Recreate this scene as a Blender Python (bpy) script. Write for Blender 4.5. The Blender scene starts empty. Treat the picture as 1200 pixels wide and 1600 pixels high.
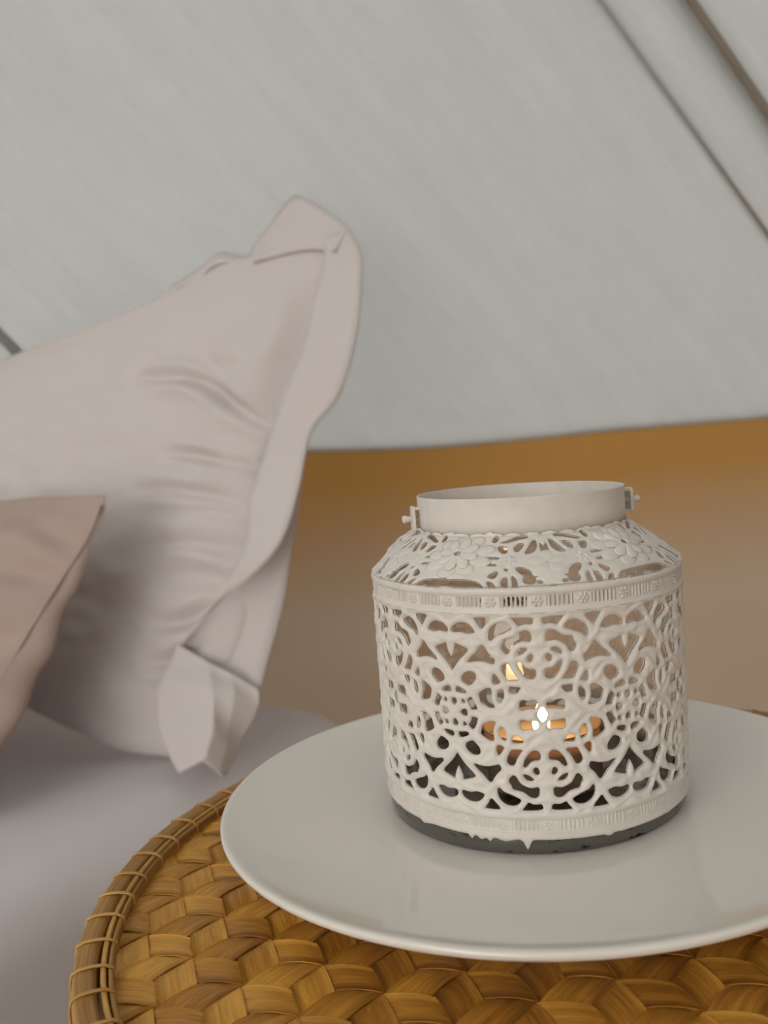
import bpy, math, random
import numpy as np
from mathutils import Vector, Matrix, noise

random.seed(7)
C = bpy.context.scene.collection
SC = bpy.context.scene
R = math.radians

# ------------------------------------------------------------------ camera
CAM = bpy.data.cameras.new('camera')
CAM.sensor_fit = 'VERTICAL'
CAM.sensor_height = 24.0
CAM.lens = 24.0 * 1406.96 / 1600
CAM.clip_start = 0.01
CAM.dof.use_dof = True
CAM.dof.focus_distance = 0.315
CAM.dof.aperture_fstop = 8.0
cam = bpy.data.objects.new('camera', CAM)
C.objects.link(cam)
_p, _r = R(3.94), R(5.081)
_f = Vector((0, math.cos(_p), -math.sin(_p)))
_rt = Vector((1, 0, 0))
_up = _rt.cross(_f)
_r2 = math.cos(_r) * _rt - math.sin(_r) * _up
_u2 = math.sin(_r) * _rt + math.cos(_r) * _up
M = Matrix((_r2, _u2, -_f)).transposed().to_4x4()
M.translation = Vector((0, 0, 0.607))
cam.matrix_world = M
SC.camera = cam

# ------------------------------------------------------------------ world, exposure
W = bpy.data.worlds.new('overcast_sky')
SC.world = W
W.use_nodes = True
bg = W.node_tree.nodes['Background']
bg.inputs['Color'].default_value = (1.0, 0.965, 0.905, 1)
bg.inputs['Strength'].default_value = 4.9
vs = SC.view_settings
vs.view_transform = 'Standard'
vs.look = 'None'
vs.exposure = 0.11
vs.gamma = 1.0
vs.use_curve_mapping = False
SC.cycles.max_bounces = 12
SC.cycles.diffuse_bounces = 6
SC.cycles.transparent_max_bounces = 24
SC.cycles.transmission_bounces = 10
SC.cycles.caustics_reflective = False
SC.cycles.caustics_refractive = False
SC.cycles.use_denoising = True

# ------------------------------------------------------------------ helpers
def mesh_obj(name, verts, faces, mat=None, parent=None, smooth=True, loc=None):
    me = bpy.data.meshes.new(name)
    me.from_pydata([tuple(v) for v in verts], [], [tuple(f) for f in faces])
    me.update()
    if smooth:
        me.polygons.foreach_set('use_smooth', [True] * len(me.polygons))
    if mat:
        me.materials.append(mat)
    o = bpy.data.objects.new(name, me)
    C.objects.link(o)
    if parent is not None:
        o.parent = parent
    if loc is not None:
        o.location = loc
    return o

def empty(name, loc=(0, 0, 0), rz=0.0):
    o = bpy.data.objects.new(name, None)
    o.empty_display_size = 0.05
    C.objects.link(o)
    o.location = loc
    o.rotation_euler = (0, 0, rz)
    return o

def tag(o, label=None, cat=None, group=None, kind=None):
    if label: o['label'] = label
    if cat: o['category'] = cat
    if group: o['group'] = group
    if kind: o['kind'] = kind
    return o

class MB:
    """collects vertices and faces of one mesh"""
    def __init__(s): s.v, s.f = [], []
    def add(s, v, f):
        k = len(s.v)
        s.v += [tuple(x) for x in v]
        s.f += [tuple(i + k for i in q) for q in f]
        return s
    def build(s, name, mat, parent=None, smooth=True): return mesh_obj(name, s.v, s.f, mat, parent, smooth)

def grid_faces(nu, nv, closed_u=False, flip=False):
    """vertex index = i*nv + j"""
    f = []
    for i in range(nu if closed_u else nu - 1):
        a, b = i * nv, ((i + 1) % nu) * nv
        for j in range(nv - 1):
            q = (a + j, b + j, b + j + 1, a + j + 1)
            f.append(q[::-1] if flip else q)
    return f

def lathe(profile, n=96, closed=True):
    """profile: (r, z) list going round the section; closed joins last to first"""
    pr = list(profile)
    m = len(pr)
    v = []
    for i in range(n):
        a = 2 * math.pi * i / n
        for r, z in pr: v.append((r * math.sin(a), -r * math.cos(a), z))
    f = []
    for i in range(n):
        a, b = i * m, ((i + 1) % n) * m
        for j in range(m if closed else m - 1):
            k = (j + 1) % m
            f.append((a + j, b + j, b + k, a + k))
    return v, f

def tube(path, rad, k=8, cap=True):
    """round tube along a path; rad: number or list"""
    P = [Vector(p) for p in path]
    n = len(P)
    rr = rad if isinstance(rad, (list, tuple)) else [rad] * n
    v, f = [], []
    up = None
    for i in range(n):
        t = (P[min(i + 1, n - 1)] - P[max(i - 1, 0)]).normalized()
        if up is None:
            up = Vector((0, 0, 1)) if abs(t.z) < 0.9 else Vector((1, 0, 0))
        s = t.cross(up).normalized()
        up = s.cross(t).normalized()
        for j in range(k):
            a = 2 * math.pi * j / k
            v.append(P[i] + rr[i] * (math.cos(a) * s + math.sin(a) * up))
    for i in range(n - 1):
        for j in range(k):
            f.append((i * k + j, i * k + (j + 1) % k, (i + 1) * k + (j + 1) % k, (i + 1) * k + j))
    if cap:
        f.append(tuple(range(k))[::-1])
        f.append(tuple((n - 1) * k + j for j in range(k)))
    return v, f

def box(cx, cy, cz, sx, sy, sz):
    v = [(cx + a * sx / 2, cy + b * sy / 2, cz + c * sz / 2) for a in (-1, 1) for b in (-1, 1) for c in (-1, 1)]
    return v, [(0, 1, 3, 2), (4, 6, 7, 5), (0, 4, 5, 1), (2, 3, 7, 6), (0, 2, 6, 4), (1, 5, 7, 3)]

def chaikin(poly, n=2, closed=True):
    P = np.array(poly, float)
    for _ in range(n):
        Q = np.roll(P, -1, 0) if closed else P[1:]
        A = P if closed else P[:-1]
        N = np.stack([A * .75 + Q * .25, A * .25 + Q * .75], 1).reshape(-1, P.shape[1])
        P = N if closed else np.vstack([P[:1], N, P[-1:]])
    return P

def resample(poly, n):
    P = np.array(poly, float)
    d = np.concatenate([[0], np.cumsum(np.linalg.norm(np.diff(P, axis=0), axis=1))])
    t = np.linspace(0, d[-1], n)
    return np.stack([np.interp(t, d, P[:, k]) for k in range(P.shape[1])], 1)

def smooth_line(poly, n):
    return resample(chaikin(poly, 3, closed=False), n)

def fbm(p, sc, oct=3):
    p = Vector(p) * sc
    s, a = 0.0, 1.0
    for _ in range(oct):
        s += a * noise.noise(p)
        p, a = p * 2.03, a * 0.5
    return s

# ------------------------------------------------------------------ materials
def new_mat(name):
    m = bpy.data.materials.new(name)
    m.use_nodes = True
    nt = m.node_tree
    nt.nodes.clear()
    out = nt.nodes.new('ShaderNodeOutputMaterial')
    return m, nt, out

def nd(nt, typ, **kw):
    n = nt.nodes.new(typ)
    for k, v in kw.items():
        if hasattr(n, k) and k not in ('Color',): setattr(n, k, v)
        else: n.inputs[k].default_value = v
    return n

def ramp(nt, stops, fac):
    r = nt.nodes.new('ShaderNodeValToRGB')
    el = r.color_ramp.elements
    while len(el) < len(stops): el.new(0.5)
    for e, (p, c) in zip(el, stops):
        e.position = p
        e.color = (*c, 1) if len(c) == 3 else c
    nt.links.new(fac, r.inputs['Fac'])
    return r.outputs['Color']

def coords(nt, scale=(1, 1, 1), src='Object'):
    tc = nt.nodes.new('ShaderNodeTexCoord')
    mp = nt.nodes.new('ShaderNodeMapping')
    mp.inputs['Scale'].default_value = scale
    nt.links.new(tc.outputs[src], mp.inputs['Vector'])
    return mp.outputs['Vector']

def tex_noise(nt, vec, scale, detail=3, rough=0.5):
    n = nt.nodes.new('ShaderNodeTexNoise')
    n.inputs['Scale'].default_value = scale
    n.inputs['Detail'].default_value = detail
    n.inputs['Roughness'].default_value = rough
    nt.links.new(vec, n.inputs['Vector'])
    return n.outputs['Fac']

def bump(nt, height, strength, dist):
    b = nt.nodes.new('ShaderNodeBump')
    b.inputs['Strength'].default_value = strength
    b.inputs['Distance'].default_value = dist
    nt.links.new(height, b.inputs['Height'])
    return b.outputs['Normal']

def mix_col(nt, fac, a, b):
    m = nt.nodes.new('ShaderNodeMix')
    m.data_type = 'RGBA'
    for s, v in ((m.inputs[0], fac), (m.inputs[6], a), (m.inputs[7], b)):
        if hasattr(v, 'links'): nt.links.new(v, s)
        else: s.default_value = v if isinstance(v, (int, float)) else ((*v, 1) if len(v) == 3 else v)
    return m.outputs[2]

def math_n(nt, op, a, b=0.0):
    m = nt.nodes.new('ShaderNodeMath')
    m.operation = op
    for s, v in ((m.inputs[0], a), (m.inputs[1], b)):
        if hasattr(v, 'links'): nt.links.new(v, s)
        else: s.default_value = v
    return m.outputs[0]

def principled(nt, out, base, rough=0.5, normal=None, **kw):
    p = nt.nodes.new('ShaderNodeBsdfPrincipled')
    if hasattr(base, 'links'): nt.links.new(base, p.inputs['Base Color'])
    else: p.inputs['Base Color'].default_value = (*base, 1)
    if hasattr(rough, 'links'): nt.links.new(rough, p.inputs['Roughness'])
    else: p.inputs['Roughness'].default_value = rough
    if normal is not None: nt.links.new(normal, p.inputs['Normal'])
    for k, v in kw.items(): p.inputs[k].default_value = v
    nt.links.new(p.outputs[0], out.inputs[0])
    return p

def fabric_mat(name, col, weave=1500.0, var=0.06, bump_s=0.25, translucent=0.0, tcol=None, streak=None):
    """woven cloth: fine thread noise, faint mottling, optional see-through light"""
    m, nt, out = new_mat(name)
    v = coords(nt)
    n1 = tex_noise(nt, coords(nt, (weave, weave * .25, weave)), 1.0, 2)
    n2 = tex_noise(nt, coords(nt, (weave * .25, weave, weave)), 1.0, 2)
    th = math_n(nt, 'ADD', n1, n2)
    mot = tex_noise(nt, v, 14.0, 4)
    k = math_n(nt, 'ADD', math_n(nt, 'MULTIPLY', th, 0.35), math_n(nt, 'MULTIPLY', mot, 0.65))
    base = ramp(nt, [(0.3, tuple(c * (1 - var) for c in col)), (0.75, tuple(min(1, c * (1 + var)) for c in col))], k)
    nrm = bump(nt, th, bump_s, 0.0004)
    if streak:                                    # slubs of the yarn, running down the roof panel
        st = math_n(nt, 'ADD', tex_noise(nt, coords(nt, (170, 26, 1), 'UV'), 1.0, 4, 0.65), tex_noise(nt, coords(nt, (34, 5, 1), 'UV'), 1.0, 3))
        sv = ramp(nt, [(0.34, (0.95, 0.945, 0.94)), (0.66, (1.04, 1.043, 1.045))], math_n(nt, 'MULTIPLY', st, 0.5))
        def times(c):
            m_ = nt.nodes.new('ShaderNodeMix'); m_.data_type = 'RGBA'; m_.blend_type = 'MULTIPLY'
            m_.inputs[0].default_value = 1.0
            if hasattr(c, 'links'): nt.links.new(c, m_.inputs[6])
            else: m_.inputs[6].default_value = (*c, 1)
            nt.links.new(sv, m_.inputs[7])
            return m_.outputs[2]
        base = times(base)
        if tcol: tcol = times(tcol)
    d = nt.nodes.new('ShaderNodeBsdfDiffuse')
    nt.links.new(base, d.inputs['Color'])
    nt.links.new(nrm, d.inputs['Normal'])
    sh = d.outputs[0]
    if translucent:
        t = nt.nodes.new('ShaderNodeBsdfTranslucent')
        if hasattr(tcol, 'links'): nt.links.new(tcol, t.inputs['Color'])
        elif tcol: t.inputs['Color'].default_value = (*tcol, 1)
        else: nt.links.new(base, t.inputs['Color'])
        mx = nt.nodes.new('ShaderNodeMixShader')
        mx.inputs[0].default_value = translucent
        nt.links.new(sh, mx.inputs[1])
        nt.links.new(t.outputs[0], mx.inputs[2])
        sh = mx.outputs[0]
    nt.links.new(sh, out.inputs[0])
    return m

def painted_metal():
    m, nt, out = new_mat('chipped_white_paint')
    v = coords(nt)
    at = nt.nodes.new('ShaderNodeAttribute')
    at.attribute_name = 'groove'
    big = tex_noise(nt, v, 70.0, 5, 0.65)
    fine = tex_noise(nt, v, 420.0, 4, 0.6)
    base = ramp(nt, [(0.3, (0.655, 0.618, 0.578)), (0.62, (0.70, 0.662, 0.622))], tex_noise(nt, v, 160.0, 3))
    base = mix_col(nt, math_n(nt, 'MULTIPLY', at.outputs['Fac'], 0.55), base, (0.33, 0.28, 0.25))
    chip = math_n(nt, 'ADD', math_n(nt, 'MULTIPLY', big, 0.75), math_n(nt, 'MULTIPLY', fine, 0.35))
    chip = math_n(nt, 'ADD', chip, math_n(nt, 'MULTIPLY', at.outputs['Fac'], 0.17))
    mask = ramp(nt, [(0.755, (0, 0, 0)), (0.78, (1, 1, 1))], chip)
    col = mix_col(nt, mask, base, (0.045, 0.038, 0.035))
    h = math_n(nt, 'SUBTRACT', math_n(nt, 'MULTIPLY', fine, 0.12), mask)
    principled(nt, out, col, 0.5, bump(nt, h, 0.3, 0.0002))
    return m

def bamboo(name, along, a, b, rough=0.42):
    """streaky strip; the grain runs along the object's x (along='x') or round its z axis ('ring')"""
    m, nt, out = new_mat(name)
    oi = nt.nodes.new('ShaderNodeObjectInfo')
    if along == 'x':
        v = coords(nt, (9, 1000, 1000))
        v2 = coords(nt, (14, 160, 160))
    else:
        tc = nt.nodes.new('ShaderNodeTexCoord')
        sp = nt.nodes.new('ShaderNodeSeparateXYZ')
        nt.links.new(tc.outputs['Object'], sp.inputs[0])
        rad = math_n(nt, 'SQRT', math_n(nt, 'ADD', math_n(nt, 'MULTIPLY', sp.outputs[0], sp.outputs[0]), math_n(nt, 'MULTIPLY', sp.outputs[1], sp.outputs[1])))
        ang = math_n(nt, 'ARCTAN2', sp.outputs[1], sp.outputs[0])
        cb = nt.nodes.new('ShaderNodeCombineXYZ')
        nt.links.new(math_n(nt, 'MULTIPLY', ang, 3.0), cb.inputs[0])
        nt.links.new(math_n(nt, 'MULTIPLY', rad, 900.0), cb.inputs[1])
        nt.links.new(math_n(nt, 'MULTIPLY', sp.outputs[2], 900.0), cb.inputs[2])
        v = v2 = cb.outputs[0]
    ad = nt.nodes.new('ShaderNodeVectorMath')
    ad.operation = 'ADD'
    nt.links.new(v, ad.inputs[0])
    sc = nt.nodes.new('ShaderNodeVectorMath')
    sc.operation = 'SCALE'
    sc.inputs[0].default_value = (37.0, 91.0, 53.0)
    nt.links.new(oi.outputs['Random'], sc.inputs['Scale'])
    nt.links.new(sc.outputs[0], ad.inputs[1])
    g = tex_noise(nt, ad.outputs[0], 1.0, 5, 0.6)
    ad2 = nt.nodes.new('ShaderNodeVectorMath')
    ad2.operation = 'ADD'
    nt.links.new(v2, ad2.inputs[0])
    nt.links.new(sc.outputs[0], ad2.inputs[1])
    g2 = tex_noise(nt, ad2.outputs[0], 1.0, 3, 0.5)
    k = math_n(nt, 'ADD', math_n(nt, 'MULTIPLY', g, 0.6), math_n(nt, 'MULTIPLY', g2, 0.4))
    k = math_n(nt, 'ADD', k, math_n(nt, 'MULTIPLY', math_n(nt, 'SUBTRACT', oi.outputs['Random'], 0.5), 0.22))
    col = ramp(nt, [(0.28, a), (0.52, tuple((x + y) / 2 for x, y in zip(a, b))), (0.72, b)], k)
    principled(nt, out, col, rough, bump(nt, g, 0.5, 0.0003), **{'Specular IOR Level': 0.3})
    return m

def glass_mat(name, tint=(0.97, 0.955, 0.95), refl=1.0, rough=0.0):
    """thin clear glass wall: Fresnel mirror over straight transmission"""
    m, nt, out = new_mat(name)
    lw = nt.nodes.new('ShaderNodeLayerWeight')
    lw.inputs['Blend'].default_value = 0.5
    fac = math_n(nt, 'ADD', math_n(nt, 'MULTIPLY', math_n(nt, 'POWER', lw.outputs['Facing'], 4.0), 0.8), 0.05)
    t = nt.nodes.new('ShaderNodeBsdfTransparent')
    t.inputs['Color'].default_value = (*tint, 1)
    g = nt.nodes.new('ShaderNodeBsdfGlossy')
    g.inputs['Roughness'].default_value = rough
    mx = nt.nodes.new('ShaderNodeMixShader')
    nt.links.new(fac, mx.inputs[0])
    nt.links.new(t.outputs[0], mx.inputs[1])
    nt.links.new(g.outputs[0], mx.inputs[2])
    nt.links.new(mx.outputs[0], out.inputs[0])
    return m

MT = {}
MT['canvas'] = fabric_mat('tent_canvas', (0.40, 0.40, 0.395), 900, 0.05, 0.3, 0.42, (0.138, 0.143, 0.143), True)
MT['pillow'] = fabric_mat('pillowcase_cotton', (0.64, 0.59, 0.58), 2500, 0.02, 0.15)
MT['cushion'] = fabric_mat('cushion_linen', (0.43, 0.335, 0.30), 1800, 0.05, 0.25)
MT['sheet'] = fabric_mat('bed_sheet_cotton', (0.66, 0.635, 0.655), 2500, 0.02, 0.12)
MT['groundsheet'] = fabric_mat('groundsheet', (0.30, 0.26, 0.20), 800, 0.1, 0.3)
MT['paint'] = painted_metal()
MT['strip'] = bamboo('bamboo_strip', 'x', (0.27, 0.10, 0.012), (0.74, 0.385, 0.062))
MT['hoop'] = bamboo('bamboo_hoop', 'ring', (0.26, 0.125, 0.03), (0.62, 0.36, 0.10))
MT['binding'] = bamboo('split_cane', 'x', (0.42, 0.22, 0.06), (0.62, 0.38, 0.12))
MT['glass'] = glass_mat('clear_jar_glass')

def wall_cloth():
    m, nt, out = new_mat('ochre_wall_cloth')
    tc = nt.nodes.new('ShaderNodeTexCoord')
    sp = nt.nodes.new('ShaderNodeSeparateXYZ')
    nt.links.new(tc.outputs['Object'], sp.inputs[0])
    v = coords(nt)
    z = math_n(nt, 'ADD', sp.outputs[2], math_n(nt, 'MULTIPLY', math_n(nt, 'SUBTRACT', tex_noise(nt, v, 5.0, 3), 0.5), 0.07))
    base = ramp(nt, [(0.40, (0.385, 0.30, 0.225)), (0.56, (0.35, 0.185, 0.055))], z)   # beige towards the bottom, turning to ochre higher up
    th = math_n(nt, 'ADD', tex_noise(nt, coords(nt, (900, 225, 225)), 1.0, 2), tex_noise(nt, coords(nt, (225, 225, 900)), 1.0, 2))
    d = nt.nodes.new('ShaderNodeBsdfDiffuse')
    nt.links.new(base, d.inputs['Color'])
    nt.links.new(bump(nt, th, 0.2, 0.0004), d.inputs['Normal'])
    t = nt.nodes.new('ShaderNodeBsdfTranslucent')
    nt.links.new(base, t.inputs['Color'])
    mx = nt.nodes.new('ShaderNodeMixShader')
    mx.inputs[0].default_value = 0.065
    nt.links.new(d.outputs[0], mx.inputs[1])
    nt.links.new(t.outputs[0], mx.inputs[2])
    nt.links.new(mx.outputs[0], out.inputs[0])
    return m
MT['wall'] = wall_cloth()

def simple(name, col, rough=0.5, nscale=0, var=0.05, **kw):
    m, nt, out = new_mat(name)
    base = col
    if nscale:
        base = ramp(nt, [(0.3, tuple(c * (1 - var) for c in col)), (0.7, tuple(min(1, c * (1 + var)) for c in col))], tex_noise(nt, coords(nt), nscale, 4))
    principled(nt, out, base, rough, **kw)
    return m
MT['ceramic'] = simple('white_glazed_ceramic', (0.75, 0.72, 0.67), 0.08, 9, 0.015, **{'Specular IOR Level': 0.55})
MT['under'] = simple('dark_bamboo_underside', (0.05, 0.02, 0.006), 0.7, 60, 0.2)
MT['wax'] = simple('cream_wax', (0.86, 0.62, 0.36), 0.4, 40, 0.03, **{'Subsurface Weight': 0.6, 'Subsurface Radius': (0.02, 0.009, 0.003), 'Subsurface Scale': 0.5})
MT['wick'] = simple('charred_wick', (0.02, 0.015, 0.012), 0.9, 900, 0.3)
MT['tape'] = fabric_mat('seam_tape', (0.24, 0.17, 0.11), 1500, 0.05, 0.2)

MT['tape2'] = fabric_mat('wide_seam_tape', (0.50, 0.44, 0.38), 1500, 0.05, 0.2, 0.42, (0.13, 0.115, 0.097))

def cup_mat():
    m, nt, out = new_mat('frosted_candle_cup')
    d = nt.nodes.new('ShaderNodeBsdfDiffuse'); d.inputs['Color'].default_value = (0.72, 0.58, 0.42, 1)
    t = nt.nodes.new('ShaderNodeBsdfTranslucent'); t.inputs['Color'].default_value = (0.88, 0.60, 0.33, 1)
    g = nt.nodes.new('ShaderNodeBsdfGlossy'); g.inputs['Roughness'].default_value = 0.15
    fr = nt.nodes.new('ShaderNodeFresnel'); fr.inputs['IOR'].default_value = 1.4
    a = nt.nodes.new('ShaderNodeMixShader'); a.inputs[0].default_value = 0.6
    nt.links.new(d.outputs[0], a.inputs[1]); nt.links.new(t.outputs[0], a.inputs[2])
    b = nt.nodes.new('ShaderNodeMixShader')
    nt.links.new(fr.outputs[0], b.inputs[0]); nt.links.new(a.outputs[0], b.inputs[1]); nt.links.new(g.outputs[0], b.inputs[2])
    nt.links.new(b.outputs[0], out.inputs[0])
    return m
MT['cup'] = cup_mat()

def flame_mat():
    m, nt, out = new_mat('candle_flame')
    tc = nt.nodes.new('ShaderNodeTexCoord')
    sp = nt.nodes.new('ShaderNodeSeparateXYZ')
    nt.links.new(tc.outputs['Generated'], sp.inputs[0])
    col = ramp(nt, [(0.0, (1.0, 0.42, 0.10)), (0.35, (1.0, 0.62, 0.25)), (0.75, (1.0, 0.72, 0.36)), (1.0, (1.0, 0.55, 0.18))], sp.outputs[2])
    e = nt.nodes.new('ShaderNodeEmission')
    e.inputs['Strength'].default_value = 24.0
    nt.links.new(col, e.inputs['Color'])
    nt.links.new(e.outputs[0], out.inputs[0])
    return m
MT['flame'] = flame_mat()

def base_glass():
    m, nt, out = new_mat('thick_grey_glass')
    v = coords(nt)
    n = tex_noise(nt, coords(nt, (120, 120, 260)), 1.0, 4, 0.6)
    smut = ramp(nt, [(0.60, (0, 0, 0)), (0.66, (1, 1, 1))], n)
    p = nt.nodes.new('ShaderNodeBsdfPrincipled')
    p.inputs['Base Color'].default_value = (0.22, 0.21, 0.18, 1)
    p.inputs['Roughness'].default_value = 0.12
    p.inputs['Transmission Weight'].default_value = 0.55
    p.inputs['IOR'].default_value = 1.5
    q = nt.nodes.new('ShaderNodeBsdfDiffuse')
    q.inputs['Color'].default_value = (0.03, 0.028, 0.025, 1)
    mx = nt.nodes.new('ShaderNodeMixShader')
    nt.links.new(smut, mx.inputs[0])
    nt.links.new(p.outputs[0], mx.inputs[1]); nt.links.new(q.outputs[0], mx.inputs[2])
    nt.links.new(mx.outputs[0], out.inputs[0])
    return m
MT['baseglass'] = base_glass()

# ------------------------------------------------------------------ tent
APEX = np.array([-1.30, -0.35, 2.37])
RING = [(-0.32, 1.188), (0.635, 1.12), (0.865, 1.05), (1.15, 0.40), (1.15, -0.50), (0.62, -1.65), (-0.5, -2.4), (-1.9, -2.4),
        (-3.1, -1.4), (-3.4, 0.1), (-2.7, 1.4), (-1.45, 1.89)]

def wall_top(x, y):
    s = max(0.0, min(1.0, (0.12 - x) / 0.3)) if y > 0.9 else 0.0
    return 0.611 + 0.013 * s * s * (3 - 2 * s) + 0.0012 * math.sin(9 * x + 4 * y)

def canvas_panel(name, a, b, ns, nt_, wrinkle, s1=1.0, lift=0.0, pleat=None, s_lo=0.0):
    A, B = np.array([*a, 0.0]), np.array([*b, 0.0])
    nrm = np.cross(B - A, APEX - np.array([*a, 0.61]))
    nrm /= np.linalg.norm(nrm)
    if nrm @ np.array([-1.3 - a[0], -0.35 - a[1], -0.5]) < 0: nrm = -nrm      # into the tent
    v = []
    for i in range(ns):
        s = s_lo + (s1 - s_lo) * i / (ns - 1)
        for j in range(nt_):
            t = (j / (nt_ - 1)) ** 1.6
            P = A + (B - A) * s
            P[2] = wall_top(P[0], P[1]) - 0.008
            q = P + (APEX - P) * t
            L = np.linalg.norm(B - A) * s * (1 - t)
            d = lift
            if wrinkle:
                low = max(0.0, 1 - t * 7)
                d += 0.010 * noise.noise(Vector((s * 7, t * 2.2, 3.1)))
                d += 0.0034 * noise.noise(Vector((L * 26, t * 3.0, 8.0))) * (0.35 + low)
                d += 0.0022 * noise.noise(Vector((L * 60 + 30 * t, t * 6.0, 1.0))) * low
            if pleat:
                for s0, wd, h in pleat:
                    k = (s - s0 * (1 + 0.05 * noise.noise(Vector((t * 9, 0, s0 * 9))))) * np.linalg.norm(B - A) * (1 - t) / wd
                    d += h * math.exp(-k * k)
            e = min(1.0, t * 40)
            v.append(q + nrm * d * e)
    o = mesh_obj(name, v, grid_faces(ns, nt_), MT['canvas'])
    uvl = o.data.uv_layers.new(name='run')
    wd = np.linalg.norm(B - A)
    uv = np.array([(wd * (s_lo + (s1 - s_lo) * i / (ns - 1)), 2.4 * (j / (nt_ - 1)) ** 1.6) for i in range(ns) for j in range(nt_)])
    li = np.empty(len(o.data.loops), int)
    o.data.loops.foreach_get('vertex_index', li)
    uvl.data.foreach_set('uv', uv[li].astype(np.float32).ravel())
    return tag(o, kind='structure')

def wall_panel(name, a, b, n):
    v = []
    A, B = np.array(a), np.array(b)
    t2 = np.array([-(B - A)[1], (B - A)[0]]) / np.linalg.norm(B - A)
    for i in range(n):
        s = i / (n - 1)
        P = A + (B - A) * s
        top = wall_top(P[0], P[1])
        for j in range(14):
            z = top * j / 13
            w = 0.008 * noise.noise(Vector((s * 6 * np.linalg.norm(B - A), z * 3, a[0]))) * (1 - (z / top) ** 4) * min(1, 8 * s, 8 * (1 - s))
            v.append((P[0] + t2[0] * w, P[1] + t2[1] * w, z))
    return tag(mesh_obj(name, v, grid_faces(n, 14), MT['wall']), kind='structure')

canvas_panel('ceiling', RING[0], RING[1], 150, 110, True, 1.004, 0.003, None, -0.02)
canvas_panel('ceiling', RING[1], RING[2], 120, 70, True, 1.0, 0.0, [(0.345, 0.012, 0.016), (0.62, 0.03, -0.01)])
canvas_panel('ceiling', RING[11], RING[0], 90, 70, True, 1.004, 0.006)
wall_panel('wall_back', RING[0], RING[1], 60)
wall_panel('wall_back', RING[11], RING[0], 60)
for k in range(1, 11):
    a, b = RING[k], RING[k + 1]
    if k >= 2 and k != 6: canvas_panel('ceiling', a, b, 12, 12, False)
    if k != 6: wall_panel((['wall_right'] * 4 + ['wall_front'] * 4 + ['wall_left'] * 2)[k - 1], a, b, 10)
FR = [(-1.3 + (x + 1.3) * 1.04, -0.35 + (y + 0.35) * 1.04) for x, y in RING]      # the groundsheet runs on under the walls
v = [(x, y, 0.0) for x, y in FR] + [(x, y, -0.02) for x, y in FR]
n = len(RING)
fl = mesh_obj('floor', v, [tuple(range(n))[::-1], tuple(range(n, 2 * n))] + [(i, (i + 1) % n, n + (i + 1) % n, n + i) for i in range(n)], MT['groundsheet'], smooth=False)
tag(fl, kind='structure')
# stitched tape along the seam between two roof panels
seam = []
B0 = np.array([*RING[1], 0.606])
for i in range(40):
    t = 0.75 * i / 39
    seam.append(B0 + (APEX - B0) * t + np.array([0.002, -0.0055, -0.0045]) * (1 - t))
mb = MB().add(*tube(seam, 0.0016, 6))
tag(mb.build('trim_1', MT['tape']), kind='structure')
# broader tape on the next seam of the neighbouring panel
P0 = np.array([*RING[1], 0.606]); P1 = np.array([*RING[2], 0.606])
tp = []
for i in range(50):
    t = 0.004 + 0.76 * i / 49
    for s in (0.315, 0.335, 0.355, 0.375):
        q = P0 + (P1 - P0) * s
        tp.append(q + (APEX - q) * t + np.array([-0.25, -0.75, -0.6]) * (0.021 if s in (0.335, 0.355) else 0.014))
tag(mesh_obj('trim_2', tp, grid_faces(50, 4), MT['tape2']), kind='structure')

# ------------------------------------------------------------------ mattress
C0 = np.array([-0.03, 0.965])
E1, E2 = np.array([-0.508, -0.861]), np.array([-0.861, 0.508])
LEN, WID, TOPZ, RC, RE = 1.9, 1.3, 0.337, 0.07, 0.05
def footprint(inset, n=14):
    r = max(RC - inset * 0.6, 0.01)
    pts = []
    for cx, cy, a0 in ((LEN - inset - r, WID - inset - r, 0), (inset + r, WID - inset - r, 90), (inset + r, inset + r, 180), (LEN - inset - r, inset + r, 270)):
        for k in range(n):
            a = R(a0 + 90 * k / (n - 1))
            pts.append((cx + r * math.cos(a), cy + r * math.sin(a)))
    return resample(np.array(pts + pts[:1]), 241)[:-1]
rings = [(0.012, 0.0), (0.0, 0.02), (0.0, 0.12), (0.0, 0.2), (0.0, TOPZ - RE - 0.02)]
rings += [(RE * (1 - math.cos(R(a))), TOPZ - RE + RE * math.sin(R(a))) for a in range(0, 91, 11)]
rings += [(d, TOPZ) for d in (0.065, 0.085, 0.11, 0.14, 0.17, 0.2, 0.24, 0.28, 0.33, 0.39, 0.46, 0.54, 0.62)]
v = []
for d, z in rings:
    for x, y in footprint(d):
        p = C0 + E1 * x + E2 * y
        w = 0.006 * noise.noise(Vector((x * 4, y * 9, z * 5))) + 0.002 * noise.noise(Vector((x * 11, y * 30, z * 9)))
        v.append((p[0] - E2[0] * w * (z < TOPZ - 0.02), p[1] - E2[1] * w * (z < TOPZ - 0.02), z + (w if z > 0.25 else 0)))
f = []
for i in range(len(rings) - 1):
    for j in range(240):
        k = (j + 1) % 240
        f.append((i * 240 + j, i * 240 + k, (i + 1) * 240 + k, (i + 1) * 240 + j))
f.append(tuple((len(rings) - 1) * 240 + j for j in range(240)))
f.append(tuple(range(240))[::-1])
mt = mesh_obj('mattress', v, f, MT['sheet'])
tag(mt, 'low mattress under a smooth pale lavender grey sheet beside the bamboo table', 'bed')

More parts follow.
